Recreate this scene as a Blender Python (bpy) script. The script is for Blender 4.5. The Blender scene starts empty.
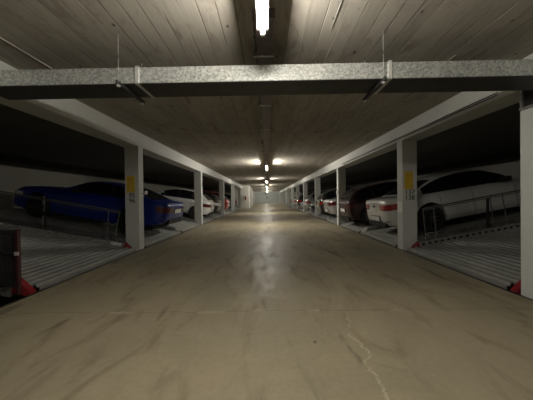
import bpy, bmesh, math, random
from mathutils import Vector, Matrix
random.seed(7)
S = bpy.context.scene
C = S.collection
PI = math.pi

# ------------------------------------------------------------------ numbers of the place
CAM_Z = 1.25
AX = 3.165            # aisle half width
CEIL = 2.937
BEAM_B = 2.57
TILT = 0.18           # platforms climb away from the aisle
BACK = 8.8
END = 62.0

# ------------------------------------------------------------------ materials
def newmat(name):
    m = bpy.data.materials.new(name); m.use_nodes = True
    nt = m.node_tree
    return m, nt, nt.nodes['Principled BSDF']

def simple(name, col, rough=0.6, metal=0.0, var=0.12, scale=12.0, bump=0.0, coat=0.0, spec=0.5):
    """colour with slight noise wear"""
    m, nt, b = newmat(name)
    N, Lk = nt.nodes, nt.links
    tc = N.new('ShaderNodeTexCoord')
    nz = N.new('ShaderNodeTexNoise'); nz.inputs['Scale'].default_value = scale; nz.inputs['Detail'].default_value = 6
    Lk.new(tc.outputs['Object'], nz.inputs['Vector'])
    mr = N.new('ShaderNodeMapRange')
    mr.inputs['From Min'].default_value = .3; mr.inputs['From Max'].default_value = .7
    mr.inputs['To Min'].default_value = 1 - var; mr.inputs['To Max'].default_value = 1 + var
    Lk.new(nz.outputs['Fac'], mr.inputs['Value'])
    mx = N.new('ShaderNodeMix'); mx.data_type = 'RGBA'; mx.blend_type = 'MULTIPLY'; mx.inputs[0].default_value = 1
    mx.inputs[6].default_value = (*col, 1)
    Lk.new(mr.outputs['Result'], mx.inputs[7])
    Lk.new(mx.outputs[2], b.inputs['Base Color'])
    b.inputs['Roughness'].default_value = rough; b.inputs['Metallic'].default_value = metal
    b.inputs['Coat Weight'].default_value = coat
    b.inputs['Specular IOR Level'].default_value = spec
    if bump:
        bp = N.new('ShaderNodeBump'); bp.inputs['Strength'].default_value = bump; bp.inputs['Distance'].default_value = .01
        Lk.new(nz.outputs['Fac'], bp.inputs['Height']); Lk.new(bp.outputs['Normal'], b.inputs['Normal'])
    return m

def math_node(nt, op, a, b=None, c=None, clamp=False):
    n = nt.nodes.new('ShaderNodeMath'); n.operation = op; n.use_clamp = clamp
    for i, v in enumerate((a, b, c)):
        if v is None: continue
        if isinstance(v, (int, float)): n.inputs[i].default_value = v
        else: nt.links.new(v, n.inputs[i])
    return n.outputs[0]

def mixc(nt, fac, a, b, mode='MIX'):
    n = nt.nodes.new('ShaderNodeMix'); n.data_type = 'RGBA'; n.blend_type = mode
    for i, v in ((0, fac), (6, a), (7, b)):
        if isinstance(v, (int, float)): n.inputs[i].default_value = v
        elif isinstance(v, tuple): n.inputs[i].default_value = (*v, 1)
        else: nt.links.new(v, n.inputs[i])
    return n.outputs[2]

def noise(nt, vec, scale, detail=5, rough=.55, dist=0.0):
    n = nt.nodes.new('ShaderNodeTexNoise')
    n.inputs['Scale'].default_value = scale; n.inputs['Detail'].default_value = detail
    n.inputs['Roughness'].default_value = rough; n.inputs['Distortion'].default_value = dist
    nt.links.new(vec, n.inputs['Vector'])
    return n.outputs['Fac']

def ramp(nt, fac, lo, hi, a=0.0, b=1.0):
    n = nt.nodes.new('ShaderNodeMapRange'); n.interpolation_type = 'SMOOTHSTEP'
    n.inputs['From Min'].default_value = lo; n.inputs['From Max'].default_value = hi
    n.inputs['To Min'].default_value = a; n.inputs['To Max'].default_value = b
    nt.links.new(fac, n.inputs['Value'])
    return n.outputs['Result']

def mapping(nt, vec, scale=(1, 1, 1), loc=(0, 0, 0), rot=(0, 0, 0)):
    n = nt.nodes.new('ShaderNodeMapping')
    n.inputs['Scale'].default_value = scale; n.inputs['Location'].default_value = loc; n.inputs['Rotation'].default_value = rot
    nt.links.new(vec, n.inputs['Vector'])
    return n.outputs['Vector']

def floor_material():
    m, nt, b = newmat('worn_concrete_floor')
    tc = nt.nodes.new('ShaderNodeTexCoord'); P = tc.outputs['Object']
    sx = nt.nodes.new('ShaderNodeSeparateXYZ'); nt.links.new(P, sx.inputs[0])
    X, Y = sx.outputs['X'], sx.outputs['Y']
    big = noise(nt, P, .55, 6, .6, .6)
    mid = noise(nt, mapping(nt, P, (2.2, .7, 1)), 1.1, 7, .62, 1.2)
    fine = noise(nt, P, 22, 6, .7)
    col = mixc(nt, ramp(nt, big, .35, .66), (.355, .305, .205), (.275, .248, .165))
    col = mixc(nt, ramp(nt, mid, .50, .72), col, (.215, .178, .118))
    light = noise(nt, mapping(nt, P, (1, 1, 1), (7, 3, 0)), 1.7, 8, .65, .8)
    col = mixc(nt, math_node(nt, 'MULTIPLY', ramp(nt, light, .55, .74), .6), col, (.40, .345, .235))
    # elongated dark tyre stains
    st = noise(nt, mapping(nt, P, (2.6, .55, 1), (1.7, .4, 0), (0, 0, .25)), 1.5, 4, .5, .6)
    col = mixc(nt, math_node(nt, 'MULTIPLY', ramp(nt, st, .60, .72), .65), col, (.095, .083, .055))
    spots = noise(nt, mapping(nt, P, (1, 1, 1), (4, 9, 0)), 9, 2, .5)
    col = mixc(nt, math_node(nt, 'MULTIPLY', ramp(nt, spots, .76, .80), .8), col, (.04, .035, .03))
    col = mixc(nt, 1.0, col, mixc(nt, fine, (.78, .78, .78), (1.2, 1.2, 1.2)), 'MULTIPLY')
    # transverse slab joints every 5.25 m, with chalky broken edges
    wob = noise(nt, mapping(nt, P, (1.2, .2, 1)), 1.0, 4, .6)
    yy = math_node(nt, 'ADD', Y, math_node(nt, 'MULTIPLY', wob, .16))
    f = math_node(nt, 'FRACT', math_node(nt, 'DIVIDE', math_node(nt, 'SUBTRACT', yy, .22), 5.25))
    d = math_node(nt, 'ABSOLUTE', math_node(nt, 'SUBTRACT', f, .5))
    line = ramp(nt, d, .0006, .0022, 1, 0)
    chalk = math_node(nt, 'MULTIPLY', ramp(nt, d, .001, .006, 1, 0), ramp(nt, noise(nt, mapping(nt, P, (1.6, .8, 1)), 1.6, 5, .6), .5, .6))
    col = mixc(nt, math_node(nt, 'MULTIPLY', chalk, .8), col, (.60, .53, .38))
    col = mixc(nt, math_node(nt, 'MULTIPLY', line, .5), col, (.10, .085, .06))
    # one wandering crack running towards the right foreground
    cw = noise(nt, mapping(nt, P, (0, 1.3, 0)), 1.6, 6, .7)
    cx = math_node(nt, 'SUBTRACT', math_node(nt, 'ADD', math_node(nt, 'MULTIPLY', math_node(nt, 'SUBTRACT', Y, 1.6), .06), .74), math_node(nt, 'MULTIPLY', math_node(nt, 'SUBTRACT', cw, .5), .5))
    cd = math_node(nt, 'ABSOLUTE', math_node(nt, 'SUBTRACT', X, cx))
    cm = math_node(nt, 'MULTIPLY', ramp(nt, cd, .003, .016, 1, 0), ramp(nt, Y, 3.4, 3.0, 0, 1))
    cm = math_node(nt, 'MULTIPLY', cm, ramp(nt, noise(nt, mapping(nt, P, (.5, 2.5, 1)), 1.5, 3), .42, .54))
    col = mixc(nt, math_node(nt, 'MULTIPLY', cm, .5), col, (.60, .54, .40))
    # pale broken patch down the middle
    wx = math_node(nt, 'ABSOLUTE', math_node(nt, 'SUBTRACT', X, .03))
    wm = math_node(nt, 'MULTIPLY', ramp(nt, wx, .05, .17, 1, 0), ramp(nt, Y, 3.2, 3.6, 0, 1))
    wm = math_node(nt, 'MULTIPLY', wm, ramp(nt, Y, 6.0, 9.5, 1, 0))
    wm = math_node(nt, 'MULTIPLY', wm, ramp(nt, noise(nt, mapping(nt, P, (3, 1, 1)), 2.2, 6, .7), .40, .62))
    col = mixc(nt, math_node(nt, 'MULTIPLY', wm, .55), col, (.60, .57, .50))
    nt.links.new(col, b.inputs['Base Color'])
    r = ramp(nt, mid, .3, .75, .42, .62)
    nt.links.new(r, b.inputs['Roughness'])
    b.inputs['Specular IOR Level'].default_value = .45
    bp = nt.nodes.new('ShaderNodeBump'); bp.inputs['Strength'].default_value = .25; bp.inputs['Distance'].default_value = .006
    nt.links.new(fine, bp.inputs['Height']); nt.links.new(bp.outputs['Normal'], b.inputs['Normal'])
    return m

def ceiling_material():
    m, nt, b = newmat('board_marked_concrete')
    tc = nt.nodes.new('ShaderNodeTexCoord'); P = tc.outputs['Object']
    sx = nt.nodes.new('ShaderNodeSeparateXYZ'); nt.links.new(P, sx.inputs[0])
    X, Y = sx.outputs['X'], sx.outputs['Y']
    bw = .165
    q = math_node(nt, 'DIVIDE', math_node(nt, 'ADD', X, 20.06), bw)
    idx = math_node(nt, 'FLOOR', q)
    f = math_node(nt, 'FRACT', q)
    d = math_node(nt, 'ABSOLUTE', math_node(nt, 'SUBTRACT', f, .5))
    seg = math_node(nt, 'FLOOR', math_node(nt, 'DIVIDE', math_node(nt, 'ADD', Y, 20.1), 2.65))
    wn = nt.nodes.new('ShaderNodeTexWhiteNoise'); wn.noise_dimensions = '2D'
    cv = nt.nodes.new('ShaderNodeCombineXYZ'); nt.links.new(idx, cv.inputs[0]); nt.links.new(seg, cv.inputs[1])
    nt.links.new(cv.outputs[0], wn.inputs['Vector'])
    board = wn.outputs['Value']
    grain = noise(nt, mapping(nt, P, (26, 1.1, 1)), 1.0, 6, .6, .4)
    blot = noise(nt, P, 1.3, 6, .6, .5)
    col = mixc(nt, board, (.34, .315, .27), (.42, .392, .34))
    col = mixc(nt, math_node(nt, 'MULTIPLY', ramp(nt, grain, .45, .75), .28), col, (.20, .17, .135))
    stain = noise(nt, mapping(nt, P, (2.4, .8, 1), (5, 2, 0)), 1.6, 8, .7, 1.0)
    col = mixc(nt, math_node(nt, 'MULTIPLY', ramp(nt, stain, .50, .68), .6), col, (.17, .145, .115))
    col = mixc(nt, math_node(nt, 'MULTIPLY', ramp(nt, blot, .5, .75), .4), col, (.38, .35, .28))
    seamw = noise(nt, mapping(nt, P, (3, .9, 1)), 1.3, 4)
    seam = math_node(nt, 'MULTIPLY', ramp(nt, d, .455, .49), ramp(nt, seamw, .38, .56, 0, 1))
    odd = ramp(nt, board, .72, .74)
    col = mixc(nt, math_node(nt, 'MULTIPLY', seam, .75), col, (.075, .06, .05))
    col = mixc(nt, math_node(nt, 'MULTIPLY', math_node(nt, 'MULTIPLY', seam, odd), .9), col, (.75, .70, .62))
    fy = math_node(nt, 'FRACT', math_node(nt, 'DIVIDE', math_node(nt, 'ADD', Y, 20.1), 2.65))
    dy = math_node(nt, 'ABSOLUTE', math_node(nt, 'SUBTRACT', fy, .5))
    col = mixc(nt, math_node(nt, 'MULTIPLY', ramp(nt, dy, .494, .499), .8), col, (.08, .065, .05))
    # knots and blow holes
    v = nt.nodes.new('ShaderNodeTexVoronoi'); v.inputs['Scale'].default_value = 3.6
    nt.links.new(mapping(nt, P, (1.6, 1, 1)), v.inputs['Vector'])
    sel = noise(nt, mapping(nt, P, (1, 1, 1), (3, 1, 0)), 2.0, 2)
    kn = math_node(nt, 'MULTIPLY', ramp(nt, v.outputs['Distance'], .06, .12, 1, 0), ramp(nt, sel, .40, .47))
    col = mixc(nt, math_node(nt, 'MULTIPLY', kn, .85), col, (.055, .045, .035))
    nt.links.new(col, b.inputs['Base Color'])
    b.inputs['Roughness'].default_value = .85; b.inputs['Specular IOR Level'].default_value = .25
    h = math_node(nt, 'ADD', math_node(nt, 'MULTIPLY', grain, .5), math_node(nt, 'MULTIPLY', math_node(nt, 'SUBTRACT', board, seam), .8))
    bp = nt.nodes.new('ShaderNodeBump'); bp.inputs['Strength'].default_value = .5; bp.inputs['Distance'].default_value = .008
    nt.links.new(h, bp.inputs['Height']); nt.links.new(bp.outputs['Normal'], b.inputs['Normal'])
    return m

def galvanised(name, col=(.47, .49, .48), rough=.42, scale=38, lo=.72, hi=1.25, metal=.75):
    m, nt, b = newmat(name)
    tc = nt.nodes.new('ShaderNodeTexCoord'); P = tc.outputs['Object']
    v = nt.nodes.new('ShaderNodeTexVoronoi'); v.inputs['Scale'].default_value = scale
    nt.links.new(P, v.inputs['Vector'])
    s = nt.nodes.new('ShaderNodeSeparateColor'); nt.links.new(v.outputs['Color'], s.inputs[0])
    n = noise(nt, P, 5, 5, .6)
    g = mixc(nt, s.outputs[0], (lo,) * 3, (hi,) * 3)
    g = mixc(nt, 1.0, g, mixc(nt, n, (.75,) * 3, (1.2,) * 3), 'MULTIPLY')
    nt.links.new(mixc(nt, 1.0, col, g, 'MULTIPLY'), b.inputs['Base Color'])
    b.inputs['Metallic'].default_value = metal
    nt.links.new(math_node(nt, 'ADD', math_node(nt, 'MULTIPLY', s.outputs[1], .2), rough - .1), b.inputs['Roughness'])
    return m

def painted_concrete(name, col, dirt=(.12, .11, .09), amount=.35, rough=.75):
    m, nt, b = newmat(name)
    tc = nt.nodes.new('ShaderNodeTexCoord'); P = tc.outputs['Object']
    n1 = noise(nt, P, 2.2, 7, .65, .5); n2 = noise(nt, P, 30, 4, .6)
    n3 = noise(nt, mapping(nt, P, (6, 6, .7)), 1.5, 5, .6)
    c = mixc(nt, math_node(nt, 'MULTIPLY', ramp(nt, n1, .5, .8), amount), col, dirt)
    c = mixc(nt, math_node(nt, 'MULTIPLY', ramp(nt, n3, .62, .8), amount * .6), c, dirt)
    c = mixc(nt, 1.0, c, mixc(nt, n2, (.9,) * 3, (1.08,) * 3), 'MULTIPLY')
    nt.links.new(c, b.inputs['Base Color'])
    b.inputs['Roughness'].default_value = rough
    bp = nt.nodes.new('ShaderNodeBump'); bp.inputs['Strength'].default_value = .2; bp.inputs['Distance'].default_value = .004
    nt.links.new(n2, bp.inputs['Height']); nt.links.new(bp.outputs['Normal'], b.inputs['Normal'])
    return m

def paint(name, col, rough=.28, metal=.0, coat=1.0):
    return simple(name, col, rough, metal, .05, 6, 0, coat)

def emissive(name, col, strength):
    m, nt, b = newmat(name)
    b.inputs['Base Color'].default_value = (.9, .9, .9, 1)
    b.inputs['Emission Color'].default_value = (*col, 1)
    b.inputs['Emission Strength'].default_value = strength
    return m

M = {}
M['floor'] = floor_material()
M['ceiling'] = ceiling_material()
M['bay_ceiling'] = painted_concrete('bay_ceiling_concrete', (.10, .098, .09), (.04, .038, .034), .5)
M['wall'] = painted_concrete('back_wall_concrete', (.19, .182, .150), (.10, .092, .075), .5)
M['dark_beam'] = painted_concrete('shadowed_downstand', (.045, .043, .04), (.02, .02, .018), .4)  # shadow band above the back wall put into this dark colour
M['pillar'] = painted_concrete('pillar_paint', (.57, .59, .56), (.30, .295, .27), .30, .6)
M['beam'] = painted_concrete('beam_paint', (.60, .61, .58), (.36, .35, .31), .25, .6)
M['core'] = painted_concrete('core_paint', (.75, .74, .68), (.35, .33, .3), .2)
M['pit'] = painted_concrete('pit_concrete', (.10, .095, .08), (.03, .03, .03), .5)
M['door'] = painted_concrete('door_paint', (.50, .56, .55), (.28, .2, .2), .25, .5)
M['duct'] = galvanised('galvanised_duct', (.56, .58, .555), .42, 60, .6, 1.25, .55)
M['steel'] = galvanised('galvanised_steel', (.50, .51, .49), .36, 30, .8, 1.15, .8)
M['deck'] = galvanised('galvanised_deck', (.34, .345, .32), .46, 3, .92, 1.08, .35)
M['duct_dark'] = simple('underside_dark', (.055, .056, .056), .55, 0, .2, 5)
M['bright'] = simple('bright_zinc', (.85, .85, .82), .35, .6, .08)
M['dull_steel'] = simple('dull_grey_steel', (.13, .13, .12), .6, .3, .2)
M['dark_steel'] = simple('dark_steel', (.05, .05, .05), .5, .6, .2)
M['cable'] = simple('black_cable', (.012, .012, .012), .6, 0, .1)
M['red'] = simple('red_paint', (.24, .016, .020), .5, 0, .25, 9)
M['redsteel'] = simple('worn_red_steel', (.045, .010, .010), .6, .1, .35, 9)
M['yellow'] = simple('yellow_plastic', (.66, .42, .035), .5, 0, .1)
M['print'] = simple('faded_print', (.42, .33, .10), .6, 0, .2)
M['black'] = simple('black_ink', (.012, .012, .012), .6, 0, .1)
M['white'] = simple('white_plastic', (.75, .75, .72), .45, 0, .06)
M['housing'] = simple('lamp_housing_plastic', (.30, .29, .30), .5, 0, .08)
M['tube'] = emissive('lit_tube', (1.0, .94, .84), 400.0)
M['tube_near'] = emissive('dimmed_lit_tube', (1.0, .94, .84), 205.0)  # set weaker than the other tubes to balance the near light
M['tray'] = simple('dark_mauve_tray', (.14, .115, .12), .5, 0, .15)
M['rubber'] = simple('tyre_rubber', (.015, .015, .015), .8, 0, .2)
M['rim'] = simple('alloy', (.35, .35, .36), .35, .8, .1)
M['darkrim'] = simple('dark_alloy', (.10, .10, .105), .35, .8, .1)
M['glass'] = simple('car_window_glass', (.008, .009, .010), .06, 0, .02, 5, 0, 0, .8)
M['underbody'] = simple('underbody_plastic', (.012, .012, .012), .8, 0, .1)
M['lens_red'] = simple('red_lens', (.30, .008, .012), .15, 0, .1, 8, 0, 1.0)
M['lens_dark'] = simple('dark_red_lens', (.07, .004, .006), .3, 0, .1, 8, 0, .2)
M['lens_clear'] = simple('clear_lens', (.75, .77, .80), .12, .3, .1, 8, 0, 1.0)
M['plate'] = simple('plate_white', (.70, .70, .68), .4, 0, .08)
M['plateframe'] = simple('plate_frame', (.02, .02, .02), .5, 0, .1)
M['chrome'] = simple('chrome', (.7, .7, .7), .12, 1, .05)
PAINT = {
    'white': paint('white_car_paint', (.62, .63, .60)),
    'blue': paint('blue_car_paint', (.005, .024, .21), .28, 0, .3),
    'darkred': paint('dark_red_car_paint', (.022, .003, .005), .35, 0, .2),
    'silver': paint('silver_car_paint', (.42, .43, .44), .3, .6),
    'black': paint('black_car_paint', (.012, .012, .014), .2),
    'grey': paint('grey_car_paint', (.09, .095, .10), .3, .4),
    'red': paint('red_car_paint', (.42, .015, .03), .28),
    'navy': paint('navy_car_paint', (.015, .02, .05), .3, .2),
}

# ------------------------------------------------------------------ mesh helpers
class MB:
    def __init__(self): self.bm = bmesh.new()
    def box(self, x0, x1, y0, y1, z0, z1, rot=None, about=None):
        vs = [self.bm.verts.new((x, y, z)) for x in (x0, x1) for y in (y0, y1) for z in (z0, z1)]
        for f in ((0, 1, 3, 2), (4, 6, 7, 5), (0, 4, 5, 1), (2, 3, 7, 6), (0, 2, 6, 4), (1, 5, 7, 3)):
            self.bm.faces.new([vs[i] for i in f])
        if rot:
            bmesh.ops.rotate(self.bm, verts=vs, cent=about or (0, 0, 0), matrix=rot)
        return self
    def grid(self, rows, close=False):
        V = [[self.bm.verts.new(p) for p in r] for r in rows]
        for a, b in zip(V, V[1:]):
            n = len(a)
            for i in range(n if close else n - 1):
                try: self.bm.faces.new((a[i], a[(i + 1) % n], b[(i + 1) % n], b[i]))
                except ValueError: pass
        return V
    def face(self, vs):
        try: self.bm.faces.new(vs)
        except ValueError: pass
    def tube(self, pts, r, seg=10, cap=True):
        pts = [Vector(p) for p in pts]
        rows = []
        for i, p in enumerate(pts):
            t = (pts[min(i + 1, len(pts) - 1)] - pts[max(i - 1, 0)]).normalized()
            up = Vector((0, 0, 1)) if abs(t.z) < .9 else Vector((1, 0, 0))
            a = t.cross(up).normalized(); b = t.cross(a)
            rows.append([p + (a * math.cos(2 * PI * k / seg) + b * math.sin(2 * PI * k / seg)) * r for k in range(seg)])
        V = self.grid(rows, True)
        if cap: self.face(V[0]); self.face(V[-1])
        return self
    def lathe(self, prof, axis='y', seg=28, centre=(0, 0, 0)):
        rows = []
        for k in range(seg):
            a = 2 * PI * k / seg
            r_ = []
            for rad, h in prof:
                if axis == 'y': p = (rad * math.cos(a), h, rad * math.sin(a))
                elif axis == 'z': p = (rad * math.cos(a), rad * math.sin(a), h)
                else: p = (h, rad * math.cos(a), rad * math.sin(a))
                r_.append(Vector(p) + Vector(centre))
            rows.append(r_)
        rows.append(rows[0])
        self.grid(rows)
        bmesh.ops.remove_doubles(self.bm, verts=self.bm.verts, dist=1e-5)
        return self
    def prism(self, poly, d, h):
        """poly of points, extruded by vector d"""
        a = [self.bm.verts.new(p) for p in poly]; b = [self.bm.verts.new(Vector(p) + Vector(d)) for p in poly]
        self.face(a); self.face(b[::-1])
        for i in range(len(a)):
            j = (i + 1) % len(a)
            self.face((a[i], b[i], b[j], a[j]))
        return self
    def bevel(self, w=.006, seg=2):
        bmesh.ops.bevel(self.bm, geom=list(self.bm.edges), offset=w, segments=seg, affect='EDGES', profile=.7)
        return self
    def build(self, name, mat, parent=None, smooth=False, angle=35):
        bmesh.ops.recalc_face_normals(self.bm, faces=self.bm.faces)
        me = bpy.data.meshes.new(name); self.bm.to_mesh(me); self.bm.free()
        me.materials.append(mat)
        if smooth:
            me.polygons.foreach_set('use_smooth', [True] * len(me.polygons))
            me.set_sharp_from_angle(angle=math.radians(angle))
        o = bpy.data.objects.new(name, me); C.objects.link(o)
        if parent: o.parent = parent
        return o

def tag(o, label, cat, group=None):
    o['label'] = label; o['category'] = cat
    if group: o['group'] = group
    return o

def struct(o):
    o['kind'] = 'structure'; return o

def empty(name, loc=(0, 0, 0), rot=(0, 0, 0)):
    o = bpy.data.objects.new(name, None); C.objects.link(o)
    o.location = loc; o.rotation_euler = rot; o.empty_display_size = .2
    return o

def copy_tree(o, parent=None):
    c = o.copy(); C.objects.link(c)
    if parent: c.parent = parent
    for ch in list(o.children): copy_tree(ch, c)
    return c

def text_mesh(body, size, mat, parent, loc, rot, name='number', depth=.001):
    cu = bpy.data.curves.new(name, 'FONT'); cu.body = body; cu.size = size
    cu.align_x = 'CENTER'; cu.align_y = 'CENTER'; cu.extrude = depth; cu.offset = size * .012
    t = bpy.data.objects.new('tmp', cu); C.objects.link(t)
    bpy.context.view_layer.update()
    dg = bpy.context.evaluated_depsgraph_get()
    me = bpy.data.meshes.new_from_object(t.evaluated_get(dg))
    bpy.data.objects.remove(t)
    me.materials.clear(); me.materials.append(mat)
    o = bpy.data.objects.new(name, me); C.objects.link(o)
    o.location = loc; o.rotation_euler = rot; o.parent = parent
    return o

# ------------------------------------------------------------------ the shell
Y0 = -6.0
struct(MB().box(-AX, AX, Y0, END, -.30, 0).build('floor', M['floor']))
# pit floors and faces below the parking platforms
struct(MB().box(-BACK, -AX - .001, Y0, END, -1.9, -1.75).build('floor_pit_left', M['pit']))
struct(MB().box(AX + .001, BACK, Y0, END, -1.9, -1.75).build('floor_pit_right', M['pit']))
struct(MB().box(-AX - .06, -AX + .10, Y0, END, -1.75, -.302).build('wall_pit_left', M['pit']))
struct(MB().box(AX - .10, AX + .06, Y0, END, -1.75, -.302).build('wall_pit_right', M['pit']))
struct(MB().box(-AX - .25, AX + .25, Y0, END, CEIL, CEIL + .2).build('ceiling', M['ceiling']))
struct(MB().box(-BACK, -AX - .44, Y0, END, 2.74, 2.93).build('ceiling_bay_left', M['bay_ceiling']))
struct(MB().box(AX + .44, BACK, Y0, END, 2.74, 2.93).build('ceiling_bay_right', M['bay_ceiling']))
struct(MB().box(-BACK - .2, -BACK, Y0, END, -1.9, 2.93).build('wall_left', M['wall']))
struct(MB().box(BACK, BACK + .2, Y0, END, -1.9, 2.93).build('wall_right', M['wall']))
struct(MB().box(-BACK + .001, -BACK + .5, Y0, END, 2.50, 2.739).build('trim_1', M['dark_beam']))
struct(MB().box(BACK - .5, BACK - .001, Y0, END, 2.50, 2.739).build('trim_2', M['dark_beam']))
struct(MB().box(-BACK, BACK, END, END + .2, -1.9, CEIL + .2).build('wall_back', M['core']))
struct(MB().box(-BACK, BACK, Y0 - .2, Y0, -1.9, CEIL + .2).build('wall_front', M['wall']))
# steel edge angle of the aisle slab
for sx, n in ((-1, 'trim_3'), (1, 'trim_4')):
    x0, x1 = sorted((sx * (AX - .035), sx * (AX + .004)))
    struct(MB().box(x0, x1, Y0, END, -.05, .006).build(n, M['dark_steel']))

# end door (roller shutter) with a small handle
d = struct(MB().build('door_1', M['door'])) if False else None
mb = MB()
for k in range(22):
    z = .06 + k * .116
    mb.box(-3.0, 3.0, END - .06, END - .012, z, z + .110)
d = struct(mb.build('door_1', M['door']))
MB().box(-.12, .12, END - .10, END - .055, 1.15, 1.55).build('door_handle', M['dark_steel'], d)
struct(MB().box(-3.15, 3.15, END - .12, END - .001, 2.62, 2.93).build('trim_5', M['pillar']))

# longitudinal beams
def beam(sx):
    x0, x1 = sorted((sx * AX, sx * (AX + .43)))
    o = MB().box(x0, x1, Y0, END, BEAM_B, CEIL - .001).bevel(.008, 1).build('concrete_beam', M['beam'])
    return o
bl = tag(beam(-1), 'long pale grey beam over the left row of pillars, beside the blue car bay', 'beam', 'ceiling beams')
br = tag(beam(1), 'long pale grey beam over the right row of pillars carrying two black cables', 'beam', 'ceiling beams')
MB().box(-AX + .0, -AX + .035, 3.82, 3.90, 2.86, 2.93).build('clip', M['dark_steel'], bl)
for z, lab in ((2.655, 'upper of the two thin black cables clipped to the right beam'), (2.625, 'lower of the two thin black cables clipped to the right beam')):
    c = MB().tube([(AX - .009, 3.42, z)] + [(AX - .009, y, z + .004 * math.sin(y * 2.1)) for y in (4, 5, 6, 7, 8, 9)] + [(AX - .009, 10.5, z)], .0085, 8).build('cable', M['cable'], None, True)
    tag(c, lab, 'cable', 'cables on the right beam')

# ------------------------------------------------------------------ pillars
PW, PD = .34, .24
def pillar(sx, y, label, top=BEAM_B, depth=PD):
    x0, x1 = sorted((sx * AX, sx * (AX + PW)))
    o = empty('pillar', (sx * (AX + PW / 2), y + depth / 2, 0))
    m = MB().box(-PW / 2, PW / 2, -depth / 2, depth / 2, -1.75, top - .002).bevel(.012, 2)
    m.build('shaft', M['pillar'], o)
    tag(o, label, 'pillar', 'grey pillars along the parking bays')
    return o

def sign_and_numbers(p, sx, a, b, dz=0):
    # on the face that looks back at the viewer
    fy = -PD / 2
    s = MB().box(-.125, .075, fy - .008, fy - .0005, 1.43, 1.84).bevel(.003, 1).build('yellow_sign', M['yellow'], p)
    s['label'] = 'yellow notice sheet'
    m = MB()
    for k in range(9):
        w = .075 if k % 3 else .05
        m.box(-.025 - w, -.025 + w, fy - .0095, fy - .0085, 1.80 - k * .040 - .008, 1.80 - k * .040)
    m.build('print_block', M['print'], s)
    text_mesh(a, .155, M['black'], p, (.0, fy - .0015, 1.355), (PI / 2, 0, 0))
    text_mesh(b, .155, M['black'], p, (.0, fy - .0015, 1.225), (PI / 2, 0, 0))

p = pillar(1, 2.89, 'nearest grey pillar at the right edge with a dark steel shoe under the beam', top=2.30)
MB().box(-.14, .14, -.10, .10, 2.298, BEAM_B - .002).build('steel_shoe', M['dark_steel'], p)
MB().box(-PW / 2 - .005, -PW / 2 + .02, .09, .118, 2.30, BEAM_B - .002).build('shoe_edge', M['steel'], p)
MB().box(-PW / 2 - .012, -PW / 2 + .03, -.12, .12, 2.302, 2.33).build('bearing_plate', M['steel'], p)
pillar(-1, 2.30, 'nearest grey pillar on the left side beside the red barrier gate')
ordn = ['first', 'second', 'third', 'fourth', 'fifth', 'sixth', 'seventh', 'eighth', 'ninth', 'tenth', 'eleventh']
RY = [5.84 + 5.25 * k for k in range(11)]
LY = [6.17, 12.05, 18.35, 24.4, 30.2]
for k, y in enumerate(RY):
    if k == 0:
        p = pillar(1, y, 'right pillar with yellow sign and black numbers 137 138')
        sign_and_numbers(p, 1, '137', '138')
        t = MB().box(-PW / 2 - .006, -PW / 2 - .0005, -.11, .10, .88, 1.13).build('white_label', M['white'], p)
    elif k == 1:
        p = pillar(1, y, 'right pillar between the dark red car and the silver car')
        MB().box(-PW / 2 - .05, -PW / 2, -.05, .05, 1.42, 1.56).bevel(.01, 2).build('key_switch', M['white'], p)
        MB().box(-PW / 2 - .056, -PW / 2 - .05, -.025, .025, 1.45, 1.5).build('red_button', M['red'], p)
    else:
        p = pillar(1, y, f'{ordn[k]} pillar along the right row, counting on from the pillar marked 137')
for k, y in enumerate(LY):
    if k == 0:
        p = pillar(-1, y, 'left pillar with yellow sign and black numbers 95 96')
        sign_and_numbers(p, -1, '95', '96')
        MB().box(PW / 2, PW / 2 + .10, .02, .045, 1.40, 1.425).build('bracket_arm', M['steel'], p)
        MB().box(PW / 2 + .08, PW / 2 + .13, .0, .065, 1.38, 1.47).bevel(.006, 1).build('key_switch', M['white'], p)
    else:
        p = pillar(-1, y, f'{ordn[k]} pillar along the left row, counting on from the pillar marked 95')
    if k == 1:
        MB().box(PW / 2, PW / 2 + .03, -.04, .04, 1.30, 1.42).build('key_switch', M['white'], p)
for k, y in enumerate((43.0, 49.0, 55.0)):
    pillar(-1, y, f'{("nearest", "middle", "farthest")[k]} of three far left pillars beyond the white stair block')
# white stair block reaching into the aisle, with a red extinguisher
struct(MB().box(-4.6, -2.30, 32.2, 40.0, 0.001, CEIL - .002).bevel(.01, 1).build('wall_stair_block', M['core']))
e = empty('fire_extinguisher', (-2.72, 32.08, 1.05))
MB().lathe([(0, 0), (.075, 0), (.085, .03), (.085, .42), (.06, .49), (.025, .52), (0, .52)], 'z', 18).build('cylinder', M['red'], e, True)
MB().box(-.03, .03, -.02, .02, .515, .58).build('valve', M['dark_steel'], e)
MB().box(-.05, .05, .08, .118, .1, .4).build('bracket', M['dark_steel'], e)
tag(e, 'small red fire extinguisher on the white stair block', 'fire extinguisher')

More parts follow.
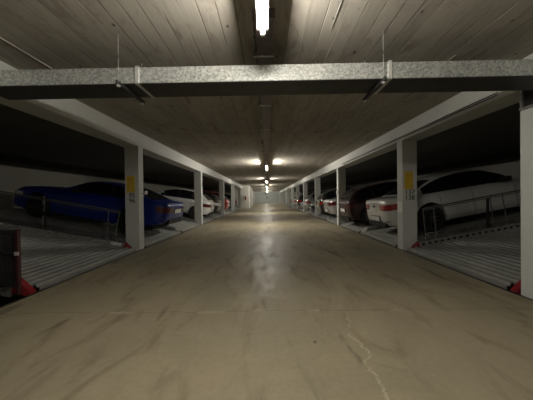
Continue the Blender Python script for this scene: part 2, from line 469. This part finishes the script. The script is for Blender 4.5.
# ------------------------------------------------------------------ ventilation duct across the aisle
mb = MB().box(-4.4, 4.4, -.18, .18, 0, .166)
ducto = empty('ventilation_duct', (0, 2.79, 2.475), (0, math.radians(0.05), math.radians(-1.0)))
tag(ducto, 'long galvanised sheet metal duct hung across the aisle', 'duct')
mb = MB().box(-3.10, 3.10, -.18, .18, 0, .166).bevel(.004, 1)
mb.build('duct_body', M['duct'], ducto)
MB().box(-3.10, 3.10, -.178, .178, -.006, -.0005).build('underside_dark_sheet', M['duct_dark'], ducto)  # sheet added to darken the duct's underside
for x in (-1.345, 1.285):
    m = MB()
    m.box(x - .018, x + .018, -.192, -.181, -.012, .178)
    m.box(x - .018, x + .018, -.192, .192, -.012, -.001)
    m.box(x - .018, x + .018, -.192, .192, .167, .178)
    m.build('joint_flange', M['bright'], ducto)
for i, x in enumerate((-1.50, 1.20)):
    h = empty('duct_hanger', (x, 2.79, 2.475))
    tag(h, ('threaded rod hanger with a steel channel under the duct, left of the lamp', 'threaded rod hanger with a steel channel under the duct, right of the lamp')[i], 'duct hanger', 'duct hangers')
    ch = MB().box(-.013, .013, -.27, .29, -.054, -.014).bevel(.003, 1).build('channel', M['dark_steel'], h)
    for yy in (-.235, .25):
        MB().tube([(0, yy, -.075), (0, yy, CEIL - 2.475 + .0)], .0045, 8).build('threaded_rod', M['steel'], h, True)
        MB().box(-.014, .014, yy - .014, yy + .014, -.068, -.054).build('nut', M['bright'], h)

# ------------------------------------------------------------------ lamps and the conduit along the ceiling
def make_lamp(mat):
    o = empty('tube_lamp', (0, 0, CEIL))
    MB().box(-.05, .05, -.66, .66, -.255, -.195).bevel(.012, 2).build('housing', M['housing'], o)
    for yy in (-.42, .42):
        MB().box(-.03, .03, yy - .03, yy + .03, -.197, .002).bevel(.004, 1).build('stem', M['housing'], o)
    for yy in (-.63, .63):
        MB().box(-.020, .020, yy - .016, yy + .016, -.315, -.253).bevel(.004, 1).build('tube_holder', M['white'], o)
    MB().tube([(0, -.615, -.297), (0, .615, -.297)], .0105, 14).build('tube', mat, o, True)
    return o
lamp0 = make_lamp(M['tube_near']); lamp1 = make_lamp(M['tube'])
lampY = [1.49, 11.6, 21.4, 31.4, 41.3, 51.2, 58.6]  # last lamp is added to brighten the end door
labs = ['lit tube lamp on the ceiling in front of the metal duct', 'first lit tube lamp beyond the metal duct', 'second lit tube lamp beyond the metal duct',
        'third lit tube lamp beyond the metal duct', 'fourth lit tube lamp beyond the metal duct', 'fifth lit tube lamp beyond the metal duct', 'farthest lit tube lamp, added to brighten the end door']
for i, y in enumerate(lampY):
    o = lamp0 if i == 0 else lamp1 if i == 1 else copy_tree(lamp1)
    o.location = (-.02 if i == 0 else .01, y, CEIL)
    tag(o, labs[i], 'ceiling lamp', 'tube lamps along the ceiling')
o = copy_tree(lamp0); o.location = (0, -3.6, CEIL)
tag(o, 'lit tube lamp behind the camera', 'ceiling lamp', 'tube lamps along the ceiling')
segs = [(2.22, 10.9), (12.3, 20.7), (22.1, 30.7), (32.1, 40.6), (42.0, 50.5)]
where = ['from the nearest lamp under the duct to the next lamp', 'between the first two lamps beyond the duct', 'between the second and third lamps beyond the duct', 'between the third and fourth lamps beyond the duct', 'before the fifth lamp beyond the duct']
for i, (a, b_) in enumerate(segs):
    o = empty('ceiling_cable_tray', (0, (a + b_) / 2, CEIL))
    h = (b_ - a) / 2
    MB().box(-.09, .09, -h, h, -.09, -.001).bevel(.005, 1).build('tray', M['tray'], o)
    MB().tube([(-.12, -h, -.013), (-.12, h, -.013)], .012, 8).build('conduit', M['steel'], o, True)
    tag(o, 'dark cable tray ' + where[i], 'cable tray', 'cable trays along the ceiling')
    n = int((b_ - a) / 1.5)
    for k in range(n):
        yy = -h + .6 + k * 1.5
        MB().box(-.135, .095, yy - .015, yy + .015, -.095, -.0005).build('saddle_clip', M['steel'], o)
# thin surface conduits along the near ceiling
for x, y0, y1, lab in ((-2.72, 1.0, 3.4, 'thin pale conduit on the ceiling near the left beam'), (.66, .6, 2.5, 'short thin pale conduit on the ceiling right of the nearest lamp'), (2.27, 3.0, 3.42, 'short thin pale conduit on the ceiling near the right beam')):
    tag(MB().tube([(x, y0, CEIL - .004), (x + .0, y1, CEIL - .004)], .005, 6).build('surface_conduit', M['bright'], None, True), lab, 'conduit')

# ------------------------------------------------------------------ parking platforms
ANG = math.atan(TILT)
PL = 5.35
def platform(sx, y0, y1, label, rail=False, perforated=False, z0=.045, posts=()):
    """local x runs outwards from the aisle, already tilted by the empty"""
    w = y1 - y0
    o = empty('parking_platform', (sx * (AX + .012), (y0 + y1) / 2, z0), (0, -ANG, 0) if sx > 0 else (0, -ANG, PI))
    tag(o, label, 'parking platform', 'tilted steel parking platforms')
    hw = w / 2
    # corrugated deck, ribs run parallel to the aisle
    pitch, hgt = .125, .034
    prof = [(0, -.05), (0, 0)]
    x = .05
    prof.append((x, 0))
    while x < PL - pitch:
        prof += [(x + .012, hgt), (x + .052, hgt), (x + .064, 0), (x + pitch, 0)]
        x += pitch
    prof += [(PL, 0), (PL, -.05)]
    m = MB()
    m.grid([[(px, -hw + .09, pz) for px, pz in prof], [(px, hw - .09, pz) for px, pz in prof]])
    m.grid([[(px, -hw + .09, pz - .012) for px, pz in prof[1:-1]], [(px, hw - .09, pz - .012) for px, pz in prof[1:-1]]])
    m.build('deck', M['deck'], o)
    for s in (-1, 1):
        ya, yb = sorted((s * hw, s * (hw - .085)))
        t1 = .30 if rail else .25
        bmm = MB().box(t1, PL, ya, yb, -.16, .115).bevel(.004, 1)
        sb = bmm.build('side_beam', M['steel'], o)
        if perforated and s * sx > 0 or perforated:
            hm = MB()
            yc = (s * (hw - .085))
            q = yc - s * .0015
            top, bot = [], []
            for k in range(34):
                xx = .36 + k * .145
                for dx, hh in ((0, .0008), (.002, .025), (.065, .025), (.067, .0008)):
                    top.append((xx + dx, q, .055 + hh)); bot.append((xx + dx, q, .055 - hh))
            hm.grid([bot, top])
            hm.build('punched_holes', M['black'], sb)
        toe = MB().prism([(t1, ya, -.10), (t1, ya, .118), (.06, ya, -.03), (.0, ya, -.10)], (0, yb - ya, 0), 0)
        toe.build('toe', M['red' if rail else 'steel'], o)
    if rail:
        s = rail
        yr = s * (hw - .04)
        r = MB()
        r.tube([(.55, yr, .84), (PL - .3, yr, .84)], .017, 8)
        r.tube([(.55, yr, .80), (PL - .3, yr, .80)], .010, 8)
        ro = r.build('hand_rail', M['dull_steel'], o, True)
        for xx, lean in posts:
            MB().tube([(xx - lean, yr, .115), (xx, yr, .84)], .011, 8).build('rail_post', M['dull_steel'], o, True)
    return o

pR = platform(1, 3.24, 5.78, 'empty ribbed steel platform between the nearest right pillar and pillar 137', rail=1, perforated=True, posts=((.55, .05), (.80, .06), (2.12, .05), (2.40, .02), (3.8, .02), (PL - .3, 0)))
pL = platform(-1, 3.38, 6.10, 'empty ribbed steel platform in the nearest left bay, before pillar 95', rail=-1, posts=((.55, -.04), (.83, .07), (3.7, .02), (PL - .3, 0)))
# white sticker on the far side beam of the left platform
MB().box(.44, .68, 1.5, 1.502, 0, .02).bm.free()
stk = MB().box(.36, .62, -1.2 + .0, -1.195, .02, .10).build('sticker', M['white'], pL)
stk.location = (0, .0, 0)
hwL = (6.10 - 3.38) / 2
for v in stk.data.vertices:
    v.co.y = -(hwL - .085) + (.0005 if v.co.y < -1.1975 else .004)

def fill(sx, ys, names):
    """two platforms in each double bay"""
    out = []
    for (a, b_), nm in zip(ys, names):
        w = (b_ - a) / 2
        out.append(platform(sx, a, a + w - .03, f'near half of the double parking platform {nm}'))
        out.append(platform(sx, a + w + .03, b_, f'far half of the double parking platform {nm}'))
    return out
rb = [(RY[k] + PD + .04, RY[k + 1] - .04) for k in range(9)]
rn = [f'in the right bay beyond pillar 137' if k == 0 else f'beyond the {ordn[k]} pillar of the right row' for k in range(9)]
fill(1, rb, rn)
lb = [(LY[k] + PD + .04, LY[k + 1] - .04) for k in range(4)]
ln = [f'in the left bay beyond pillar 95' if k == 0 else f'beyond the {ordn[k]} pillar of the left row' for k in range(4)]
fill(-1, lb, ln)

# red barrier gate at the left edge
g = empty('barrier_gate', (-3.335, 3.33, 0))
tag(g, 'dark red steel barrier gate with mesh panel at the left edge', 'gate')
MB().box(-.022, .022, -.022, .022, .001, .87).bevel(.004, 1).build('post', M['redsteel'], g)
m = MB()
m.box(-1.05, .0, -.012, .012, .835, .865); m.box(-1.05, 0, -.012, .012, .54, .57); m.box(-1.05, 0, -.012, .012, .10, .13)
m.build('rail', M['dark_steel'], g)
for k in range(4):
    x = -.23 - k * .24
    MB().box(x - .012, x + .012, -.012, .012, .10, .86).build('bar', M['dark_steel'], g)
m = MB().box(-1.04, -.03, .013, .016, .13, .83)
m.build('infill_panel', M['dark_steel'], g)
MB().box(-.02, .035, -.035, -.023, .53, .575).build('latch', M['bright'], g)

# guide post in the left bay
g = empty('guide_post', (-5.50, 6.15, 0))
tag(g, 'thin steel lift guide post with white marks standing in the dark left bay', 'post')
MB().box(-.02, .02, -.02, .02, -1.74, 1.36).build('column', M['dark_steel'], g)
for z0, z1 in ((1.16, 1.33), (1.0, 1.04), (.55, .88)):
    MB().box(-.012, .012, -.026, -.0205, z0, z1).build('mark', M['steel'], g)
g = empty('guide_post', (5.20, 5.90, 0))
tag(g, 'thin steel lift guide post standing in the dark right bay before the white sedan', 'post')
MB().box(-.02, .02, -.02, .02, -1.74, 1.2).build('column', M['dark_steel'], g)

# ------------------------------------------------------------------ cars
def curve(keys):
    xs = [k[0] for k in keys]; ys = [k[1] for k in keys]; n = len(xs)
    dl = [(ys[i + 1] - ys[i]) / (xs[i + 1] - xs[i]) for i in range(n - 1)]
    t = [dl[0]] + [0 if dl[i - 1] * dl[i] <= 0 else 2 * dl[i - 1] * dl[i] / (dl[i - 1] + dl[i]) for i in range(1, n - 1)] + [dl[-1]]
    def f(x):
        if x <= xs[0]: return ys[0]
        if x >= xs[-1]: return ys[-1]
        i = 0
        while x > xs[i + 1]: i += 1
        h = xs[i + 1] - xs[i]; u = (x - xs[i]) / h
        return ((2 * u**3 - 3 * u**2 + 1) * ys[i] + (u**3 - 2 * u**2 + u) * h * t[i] + (-2 * u**3 + 3 * u**2) * ys[i + 1] + (u**3 - u**2) * h * t[i + 1])
    return f

STYLES = {
    'sedan': dict(L=4.85, W=.92, r=.36, xr=1.08, xf=3.86,
        top=[(0, .80), (.03, .96), (.09, 1.03), (.25, 1.05), (.9, 1.03), (1.6, 1.0), (3.2, .96), (3.6, .94), (4.3, .84), (4.65, .72), (4.85, .58)],
        roof=[(.62, 1.035), (.95, 1.17), (1.35, 1.34), (1.8, 1.44), (2.3, 1.465), (2.7, 1.43), (3.1, 1.27), (3.62, .95)],
        rw=(.70, 1.42), ws=(2.80, 3.55), side=[(1.02, 1.40), (1.43, 2.26), (2.29, 3.32)]),
    'coupe': dict(L=4.80, W=.94, r=.35, xr=1.05, xf=3.80,
        top=[(0, .82), (.03, .98), (.10, 1.05), (.3, 1.06), (.9, 1.03), (1.6, 1.0), (3.0, .97), (3.6, .96), (4.3, .88), (4.65, .76), (4.80, .60)],
        roof=[(.45, 1.05), (.9, 1.19), (1.3, 1.31), (1.7, 1.38), (2.1, 1.385), (2.5, 1.32), (3.2, .98)],
        rw=(.55, 1.35), ws=(2.35, 3.12), side=[(1.35, 1.72), (1.80, 2.85)]),
    'wagon': dict(L=4.55, W=.86, r=.33, xr=.72, xf=3.50,
        top=[(0, .78), (.03, .95), (.08, 1.02), (.3, 1.03), (1.2, 1.0), (2.8, .97), (3.4, .94), (4.0, .86), (4.35, .74), (4.55, .58)],
        roof=[(.10, 1.03), (.25, 1.20), (.42, 1.35), (.7, 1.41), (1.6, 1.44), (2.1, 1.42), (2.5, 1.36), (2.9, 1.21), (3.45, .95)],
        rw=(.13, .42), ws=(2.52, 3.35), side=[(.42, .98), (1.06, 1.76), (1.84, 2.86)]),
    'hatch': dict(L=4.10, W=.86, r=.31, xr=.72, xf=3.26,
        top=[(0, .76), (.03, .90), (.08, .99), (.3, 1.0), (1.2, .98), (2.5, .95), (3.1, .92), (3.6, .84), (3.95, .72), (4.10, .58)],
        roof=[(.12, 1.0), (.35, 1.22), (.6, 1.38), (.95, 1.455), (1.5, 1.48), (1.9, 1.45), (2.3, 1.35), (2.7, 1.15), (3.1, .93)],
        rw=(.18, .60), ws=(2.15, 3.0), side=[(.58, .95), (1.02, 1.68), (1.75, 2.55)]),
}

def wheel(parent, x, y, s, r, rimmat):
    o = empty('wheel', (x, y, r)); o.parent = parent
    W2 = .105
    MB().lathe([(r * .64, -W2), (r * .9, -W2), (r * .985, -W2 * .75), (r, -W2 * .4), (r, W2 * .4), (r * .985, W2 * .75), (r * .9, W2), (r * .64, W2)], 'y', 36).build('tyre', M['rubber'], o, True)
    m = MB().lathe([(r * .66, s * W2 * .9), (r * .62, s * W2 * .95), (r * .60, s * W2 * .4), (r * .60, -s * W2 * .6), (0, -s * W2 * .5)], 'y', 36)
    for k in range(10):
        a = 2 * PI * k / 10 + .1
        ca, sa = math.cos(a), math.sin(a); w = .012 if True else .02
        q = []
        for rr, ww, yy in ((r * .10, .020, s * W2 * .62), (r * .62, .015, s * W2 * .86)):
            q.append([(rr * ca - ww * sa, yy, rr * sa + ww * ca), (rr * ca + ww * sa, yy, rr * sa - ww * ca),
                      (rr * ca + ww * sa, yy - s * .03, rr * sa - ww * ca), (rr * ca - ww * sa, yy - s * .03, rr * sa + ww * ca)])
        m.grid(q, True)
    m.lathe([(0, s * W2 * .72), (r * .15, s * W2 * .7), (r * .17, s * W2 * .4)], 'y', 20)
    m.build('rim', rimmat, o, True)
    return o

def make_car(style, col, label, sx, flank, edge, facing='tail', trim='lens_red', rim='rim', plate=True, far=False, emblem=None, seams=True, cat='car', roofrail=False, name='car', group='parked cars', yoff=0):
    st = STYLES[style]
    L, Wd, r, xr, xf = st['L'], st['W'], st['r'], st['xr'], st['xf']
    root = empty(name)
    topf = curve(st['top']); rooff = curve(st['roof'])
    wf = curve([(0, .60 * Wd), (.04, .78 * Wd), (.12, .885 * Wd), (.30, .955 * Wd), (.7, .99 * Wd), (1.5, Wd), (L - 1.3, Wd), (L - .6, .965 * Wd), (L - .25, .88 * Wd), (L - .08, .75 * Wd), (L, .55 * Wd)])
    lift = .14 if style == 'coupe' else 0
    lowf = curve([(0, .50 + lift), (.03, .38 + lift), (.10, .30 + lift), (.35, .25 + lift * .6), (.9, .20), (L - .9, .19), (L - .3, .20), (L - .05, .27), (L, .36)])
    RA = r + .055
    def arch(x):
        z = 0
        for xc in (xr, xf):
            dx = abs(x - xc)
            if dx < RA: z = max(z, r + math.sqrt(RA * RA - dx * dx))
        return z
    xs = sorted(set([0, .012, .03, .06, .1, .16, .24, .34, .5, .7] + [L - v for v in (0, .012, .03, .06, .1, .16, .24, .34, .5, .7)] +
                    [xc + RA * math.cos(PI * k / 14) * .9995 for xc in (xr, xf) for k in range(15)] +
                    [xc + s * (RA + .004) for xc in (xr, xf) for s in (-1, 1)] +
                    [.9 + k * (L - 1.8) / 14 for k in range(15)]))
    xs = [x for i, x in enumerate(xs) if i == 0 or x - xs[i - 1] > .003]
    rows = []
    for x in xs:
        w, zt, zl0 = wf(x), topf(x), lowf(x)
        H = zt - zl0; za = max(zl0, arch(x))
        half = [(w * .80, zl0), (w * .955, zl0 + .05 * H), (w * .99, zl0 + .20 * H), (w, zl0 + .42 * H), (w * .985, zl0 + .62 * H), (w * .995, zl0 + .74 * H),
                (w * .975, zl0 + .87 * H), (w * .91, zl0 + .965 * H), (w * .84, zl0 + .995 * H), (w * .45, zt + .012), (0, zt + .018)]
        half = [(y, max(z, min(za + .004 * i, zt - .02 + .002 * i))) for i, (y, z) in enumerate(half)]
        pts = [(x, y, z) for y, z in half] + [(x, -y, z) for y, z in half[-2::-1]]
        rows.append(pts)
    m = MB()
    V = m.grid(rows)
    for a, b_ in zip(V, V[1:]): m.face((a[0], b_[0], b_[-1], a[-1]))
    m.face(V[0]); m.face(V[-1])
    # greenhouse
    g0, g1 = st['roof'][0][0], st['roof'][-1][0]
    def gh(x, t):
        """side surface of the cabin, t from belt to roof edge"""
        zb = topf(x) - .015; zr = rooff(x)
        wb = wf(x) * .87; k = max(0, min(1, (zr - zb) / .45))
        wt = wb * (1 - .22 * k)
        return (wb * (1 - t) + wt * t, zb + t * max(0, (zr - zb - .035 * k)))
    n = 36
    gx = [g0 + (g1 - g0) * k / n for k in range(n + 1)]
    rows = []
    for x in gx:
        ya, za_ = gh(x, 0); yb, zb_ = gh(x, .5); yc, zc = gh(x, 1); zr = max(rooff(x), zc)
        half = [(ya, za_ - .03), (yb + .008, zb_), (yc, zc), (yc * .93, zc + (zr - zc) * .6), (yc * .6, zr + .006), (0, zr + .014)]
        rows.append([(x, y, z) for y, z in half] + [(x, -y, z) for y, z in half[-2::-1]])
    V2 = m.grid(rows)
    m.face(V2[0]); m.face(V2[-1])
    body = m.build('body', PAINT[col], root, True, 40)
    MB().box(.45, L - .35, -Wd * .68, Wd * .68, .17, .62).build('underbody', M['underbody'], root)
    # windows
    def side_window(xa, xb, s, nm='side_window', mat='glass', off=.005):
        rows = []
        for k in range(9):
            x = xa + (xb - xa) * k / 8
            rr = []
            for t in (.05, .3, .5, .7, .95):
                y, z = gh(x, t)
                bul = .008 * (1 - abs(t - .5) * 2)
                rr.append((x, s * (y + bul + off), z))
            rows.append(rr)
        mm = MB(); mm.grid(rows)
        mm.build(nm, M[mat], root, True)
    for s in (-1, 1):
        for xa, xb in st['side']: side_window(xa, xb, s)
        for a_, b_ in zip(st['side'], st['side'][1:]): side_window(a_[1] - .015, b_[0] + .015, s, 'window_pillar', 'black', .003)
    def top_glass(xa, xb, nm, vmax=.86):
        rows = []
        for k in range(9):
            x = xa + (xb - xa) * k / 8
            zr = rooff(x); zz = rooff(x + .01); sl = (zz - zr) / .01
            nx, nz = -sl, 1; ln = math.hypot(nx, nz); nx /= ln; nz /= ln
            yc, zc = gh(x, 1)
            rr = []
            for v in (-1, -.8, -.4, 0, .4, .8, 1):
                y = v * yc * .90
                av = abs(y) / yc
                base = zr + .014 - .008 * min(1, av / .6) if av <= .6 else (zr + .006) + ((zc + (zr - zc) * .6) - (zr + .006)) * (av - .6) / .33
                rr.append((x + nx * .007, y, base + nz * .007))
            rows.append(rr)
        mm = MB(); mm.grid(rows); mm.build(nm, M['glass'], root, True)
    top_glass(*st['rw'], 'rear_window'); top_glass(*st['ws'], 'windscreen')
    # ribbons that wrap the corners
    def ribbon(pts, z0, z1, nm, mat, th=.05, off=.010):
        P = [Vector((p[0], p[1], 0)) for p in pts]
        outer = []; inner = []
        for i, q in enumerate(P):
            t = (P[min(i + 1, len(P) - 1)] - P[max(i - 1, 0)]).normalized()
            nn = Vector((t.y, -t.x, 0))
            if nn.dot(q - Vector((L / 2, 0, 0))) < 0: nn = -nn
            outer.append(q + nn * off); inner.append(q - nn * th)
        rows = [[(q.x, q.y, z0) for q in outer], [(q.x, q.y, z1) for q in outer], [(q.x, q.y, z1) for q in inner], [(q.x, q.y, z0) for q in inner]]
        rows.append(rows[0])
        mm = MB(); Vv = mm.grid(rows)
        mm.face([Vv[k][0] for k in range(4)]); mm.face([Vv[k][-1] for k in range(4)])
        bmesh.ops.remove_doubles(mm.bm, verts=mm.bm.verts, dist=1e-5)
        return mm.build(nm, mat, root, True)
    for s in (-1, 1):
        zt = topf(.2)
        path = [(0, s * .40 * Wd), (0, s * wf(0))] + [(x, s * wf(x)) for x in (.015, .04, .08, .12, .18, .26, .34)]
        ribbon(path, zt - .30, zt - .13, 'tail_light', M[trim])
        if not far or facing == 'nose':
            path = [(L - .02, s * .45 * Wd), (L - .02, s * wf(L - .02))] + [(L - x, s * wf(L - x)) for x in (.04, .08, .14, .22, .34, .5)]
            ribbon(path, .60, .71, 'headlight', M['lens_clear'], off=.012)
        wheel(root, xr, s * (Wd - .11), s, r, M[rim]); wheel(root, xf, s * (Wd - .11), s, r, M[rim])
        if not far:
            mm = MB().box(st['ws'][0] + .25, st['ws'][0] + .42, min(s * (Wd - .06), s * (Wd + .13)), max(s * (Wd - .06), s * (Wd + .13)), .97, 1.10).bevel(.025, 2)
            mm.build('side_mirror', M['underbody'], root, True)
            for hx in [ab[0] + .12 for ab in st['side'][-2:]]:
                zz = topf(hx) - .13
                mm = MB().box(hx, hx + .17, min(s * (Wd * .97), s * (Wd * .97 + .03)), max(s * (Wd * .97), s * (Wd * .97 + .03)), zz, zz + .025).bevel(.006, 1)
                mm.build('door_handle', PAINT[col], root)
            # door shut lines
            for xx in [ab[0] - .04 for ab in st['side'][-2:]] + [st['side'][-1][1] + .06]:
                zz0, zz1 = .27, topf(xx) - .03
                rr = []
                H = topf(xx) - lowf(xx)
                ptsq = [(Wd * .955, lowf(xx) + .05 * H), (Wd * .99, lowf(xx) + .2 * H), (Wd, lowf(xx) + .42 * H), (Wd * .985, lowf(xx) + .62 * H), (Wd * .995, lowf(xx) + .74 * H), (Wd * .975, lowf(xx) + .87 * H)]
                mm = MB(); mm.grid([[(xx - .006, s * (y + .0025), z) for y, z in ptsq], [(xx + .006, s * (y + .0025), z) for y, z in ptsq]])
                mm.build('door_seam', M['black'], root)
            # lower sill strip
            ribbon([(xr + RA + .05, s * Wd * .975), (L / 2, s * Wd * .975), (xf - RA - .05, s * Wd * .975)], .215, .25, 'sill_trim', M['underbody'], .02, .012)
    zt = topf(.2)
    if plate:
        pz = {'sedan': .50, 'coupe': .80}.get(style, .66)
        pp = MB().box(-.024, -.003, -.27, .27, pz - .065, pz + .065).build('licence_plate', M['plate'], root)
        mm = MB()
        mm.box(-.022, -.001, -.285, -.27, pz - .078, pz + .078); mm.box(-.022, -.001, .27, .285, pz - .078, pz + .078)
        mm.box(-.022, -.001, -.285, .285, pz - .078, pz - .065); mm.box(-.022, -.001, -.285, .285, pz + .065, pz + .078)
        mm.build('frame', M['plateframe'], pp)
    if facing == 'nose':
        MB().box(L - .01, L + .02, -.5, .5, .42, .58).bevel(.01, 1).build('grille', M['underbody'], root)
        MB().box(L + .021, L + .03, -.26, .26, .40, .50).build('licence_plate', M['plate'], root)
    if emblem:
        z = zt - .19
        MB().prism([(-.012, -.07, z - .018), (-.012, -.03, z - .018), (-.012, -.03, z - .032), (-.012, .03, z - .032), (-.012, .03, z - .018), (-.012, .07, z - .018),
                    (-.012, .06, z + .018), (-.012, .03, z + .018), (-.012, .03, z + .032), (-.012, -.03, z + .032), (-.012, -.03, z + .018), (-.012, -.06, z + .018)], (.02, 0, 0), 0).build('emblem', M['black'], root)
        MB().box(-.012, .002, -.17, .17, zt - .10, zt - .082).build('boot_trim', M['chrome'], root)
        for s in (-1, 1):
            ribbon([(.02, s * .66 * Wd), (.035, s * .76 * Wd), (.06, s * wf(.055))], .43, .455, 'reflector', M['lens_dark'], .03, .012)
    if not far:
        MB().box(-.004, .3, -.62 * Wd, .62 * Wd, .26 + lift, .40 + lift).bevel(.02, 2).build('bumper_insert', M['underbody'], root)
    if roofrail:
        for s in (-1, 1):
            x0, x1 = .5, 2.3
            pts = []
            for k in range(9):
                x = x0 + (x1 - x0) * k / 8
                y, z = gh(x, 1)
                pts.append((x, s * y * .95, rooff(x) + (.035 if 0 < k < 8 else -.01)))
            MB().tube(pts, .014, 8).build('roof_rail', M['steel'], root, True)
    # placing: flank = distance of the side nearer the camera
    yc = flank + Wd
    z0 = .045 + TILT * 0
    cosA = math.cos(ANG)
    if facing == 'tail':
        X = edge
        rz = 0 if sx > 0 else PI
        z = .045 + .040 + TILT * (X - AX)
        root.location = (sx * X, yc, z); root.rotation_euler = (0, -ANG, rz)
    else:
        X = edge + L * cosA
        rz = PI if sx > 0 else 0
        z = .045 + .040 + TILT * (X - AX)
        root.location = (sx * X, yc, z); root.rotation_euler = (0, ANG, rz)
    tag(root, label, cat, group)
    return root

make_car('coupe', 'blue', 'blue coupe in the left bay behind pillar 95', -1, 7.35, 3.12, trim='lens_dark', rim='darkrim')
make_car('sedan', 'white', 'white sedan with red tail lights in the bay behind pillar 137', 1, 6.62, 3.37, emblem=True, rim='darkrim')
make_car('wagon', 'darkred', 'dark red estate car with roof rails beyond the white sedan on the right', 1, 9.28, 3.20, roofrail=True, trim='lens_dark')
make_car('hatch', 'white', 'white hatchback in the left row between the blue coupe and the black car', -1, 13.2, 3.20, rim='darkrim', trim='lens_dark')
make_car('wagon', 'black', 'black estate car with pale lamps in the left row beside the white hatchback', -1, 15.6, 3.22, trim='lens_clear', far=True, plate=False)
make_car('hatch', 'red', 'bright red hatchback in the left row beyond the black car', -1, 19.3, 3.22, far=True)
make_car('wagon', 'grey', 'dark grey estate car in the left row just before the white stair block', -1, 25.3, 3.22, far=True)
make_car('sedan', 'silver', 'silver sedan in the right row just beyond the dark red estate car', 1, 12.2, 3.22, far=True, trim='lens_dark')
make_car('wagon', 'black', 'black estate car in the right row beyond the nearer silver sedan', 1, 14.5, 3.25, far=True, roofrail=True)
make_car('hatch', 'navy', 'navy blue hatchback in the right row, showing its pale headlights', 1, 17.4, 3.25, facing='nose', far=True)
make_car('hatch', 'silver', 'silver hatchback in the right row beyond the navy hatchback', 1, 19.6, 3.25, far=True)
make_car('sedan', 'silver', 'far silver sedan in the right row, its headlights towards the aisle', 1, 22.6, 3.25, facing='nose', far=True)
make_car('wagon', 'black', 'far black estate car in the right row beyond the far silver sedan', 1, 24.9, 3.25, far=True)
make_car('hatch', 'white', 'farthest white hatchback in the right row', 1, 28.0, 3.25, far=True)
make_car('sedan', 'black', 'farthest black sedan in the right row', 1, 33.2, 3.25, far=True)

# ------------------------------------------------------------------ world, camera, view
w = bpy.data.worlds.new('garage_dark'); S.world = w; w.use_nodes = True
w.node_tree.nodes['Background'].inputs[0].default_value = (0, 0, 0, 1)

cd = bpy.data.cameras.new('camera'); cam = bpy.data.objects.new('camera', cd); C.objects.link(cam)
cd.sensor_fit = 'HORIZONTAL'; cd.sensor_width = 36; cd.lens = 36 * 250 / 533
cd.clip_start = .05; cd.clip_end = 200
roll = math.radians(0.65)
cam.matrix_world = Matrix.Translation((0, 0, CAM_Z)) @ Matrix.Rotation(math.radians(.11), 4, 'Z') @ Matrix.Rotation(PI / 2 - math.radians(.39), 4, 'X') @ Matrix.Rotation(-roll, 4, 'Z')
S.camera = cam
S.view_settings.view_transform = 'Standard'; S.view_settings.look = 'None'
S.view_settings.gamma = 1; S.view_settings.use_curve_mapping = False
S.view_settings.exposure = 1.18
S.cycles.max_bounces = 12; S.cycles.diffuse_bounces = 6; S.cycles.glossy_bounces = 4
S.cycles.sample_clamp_indirect = 6
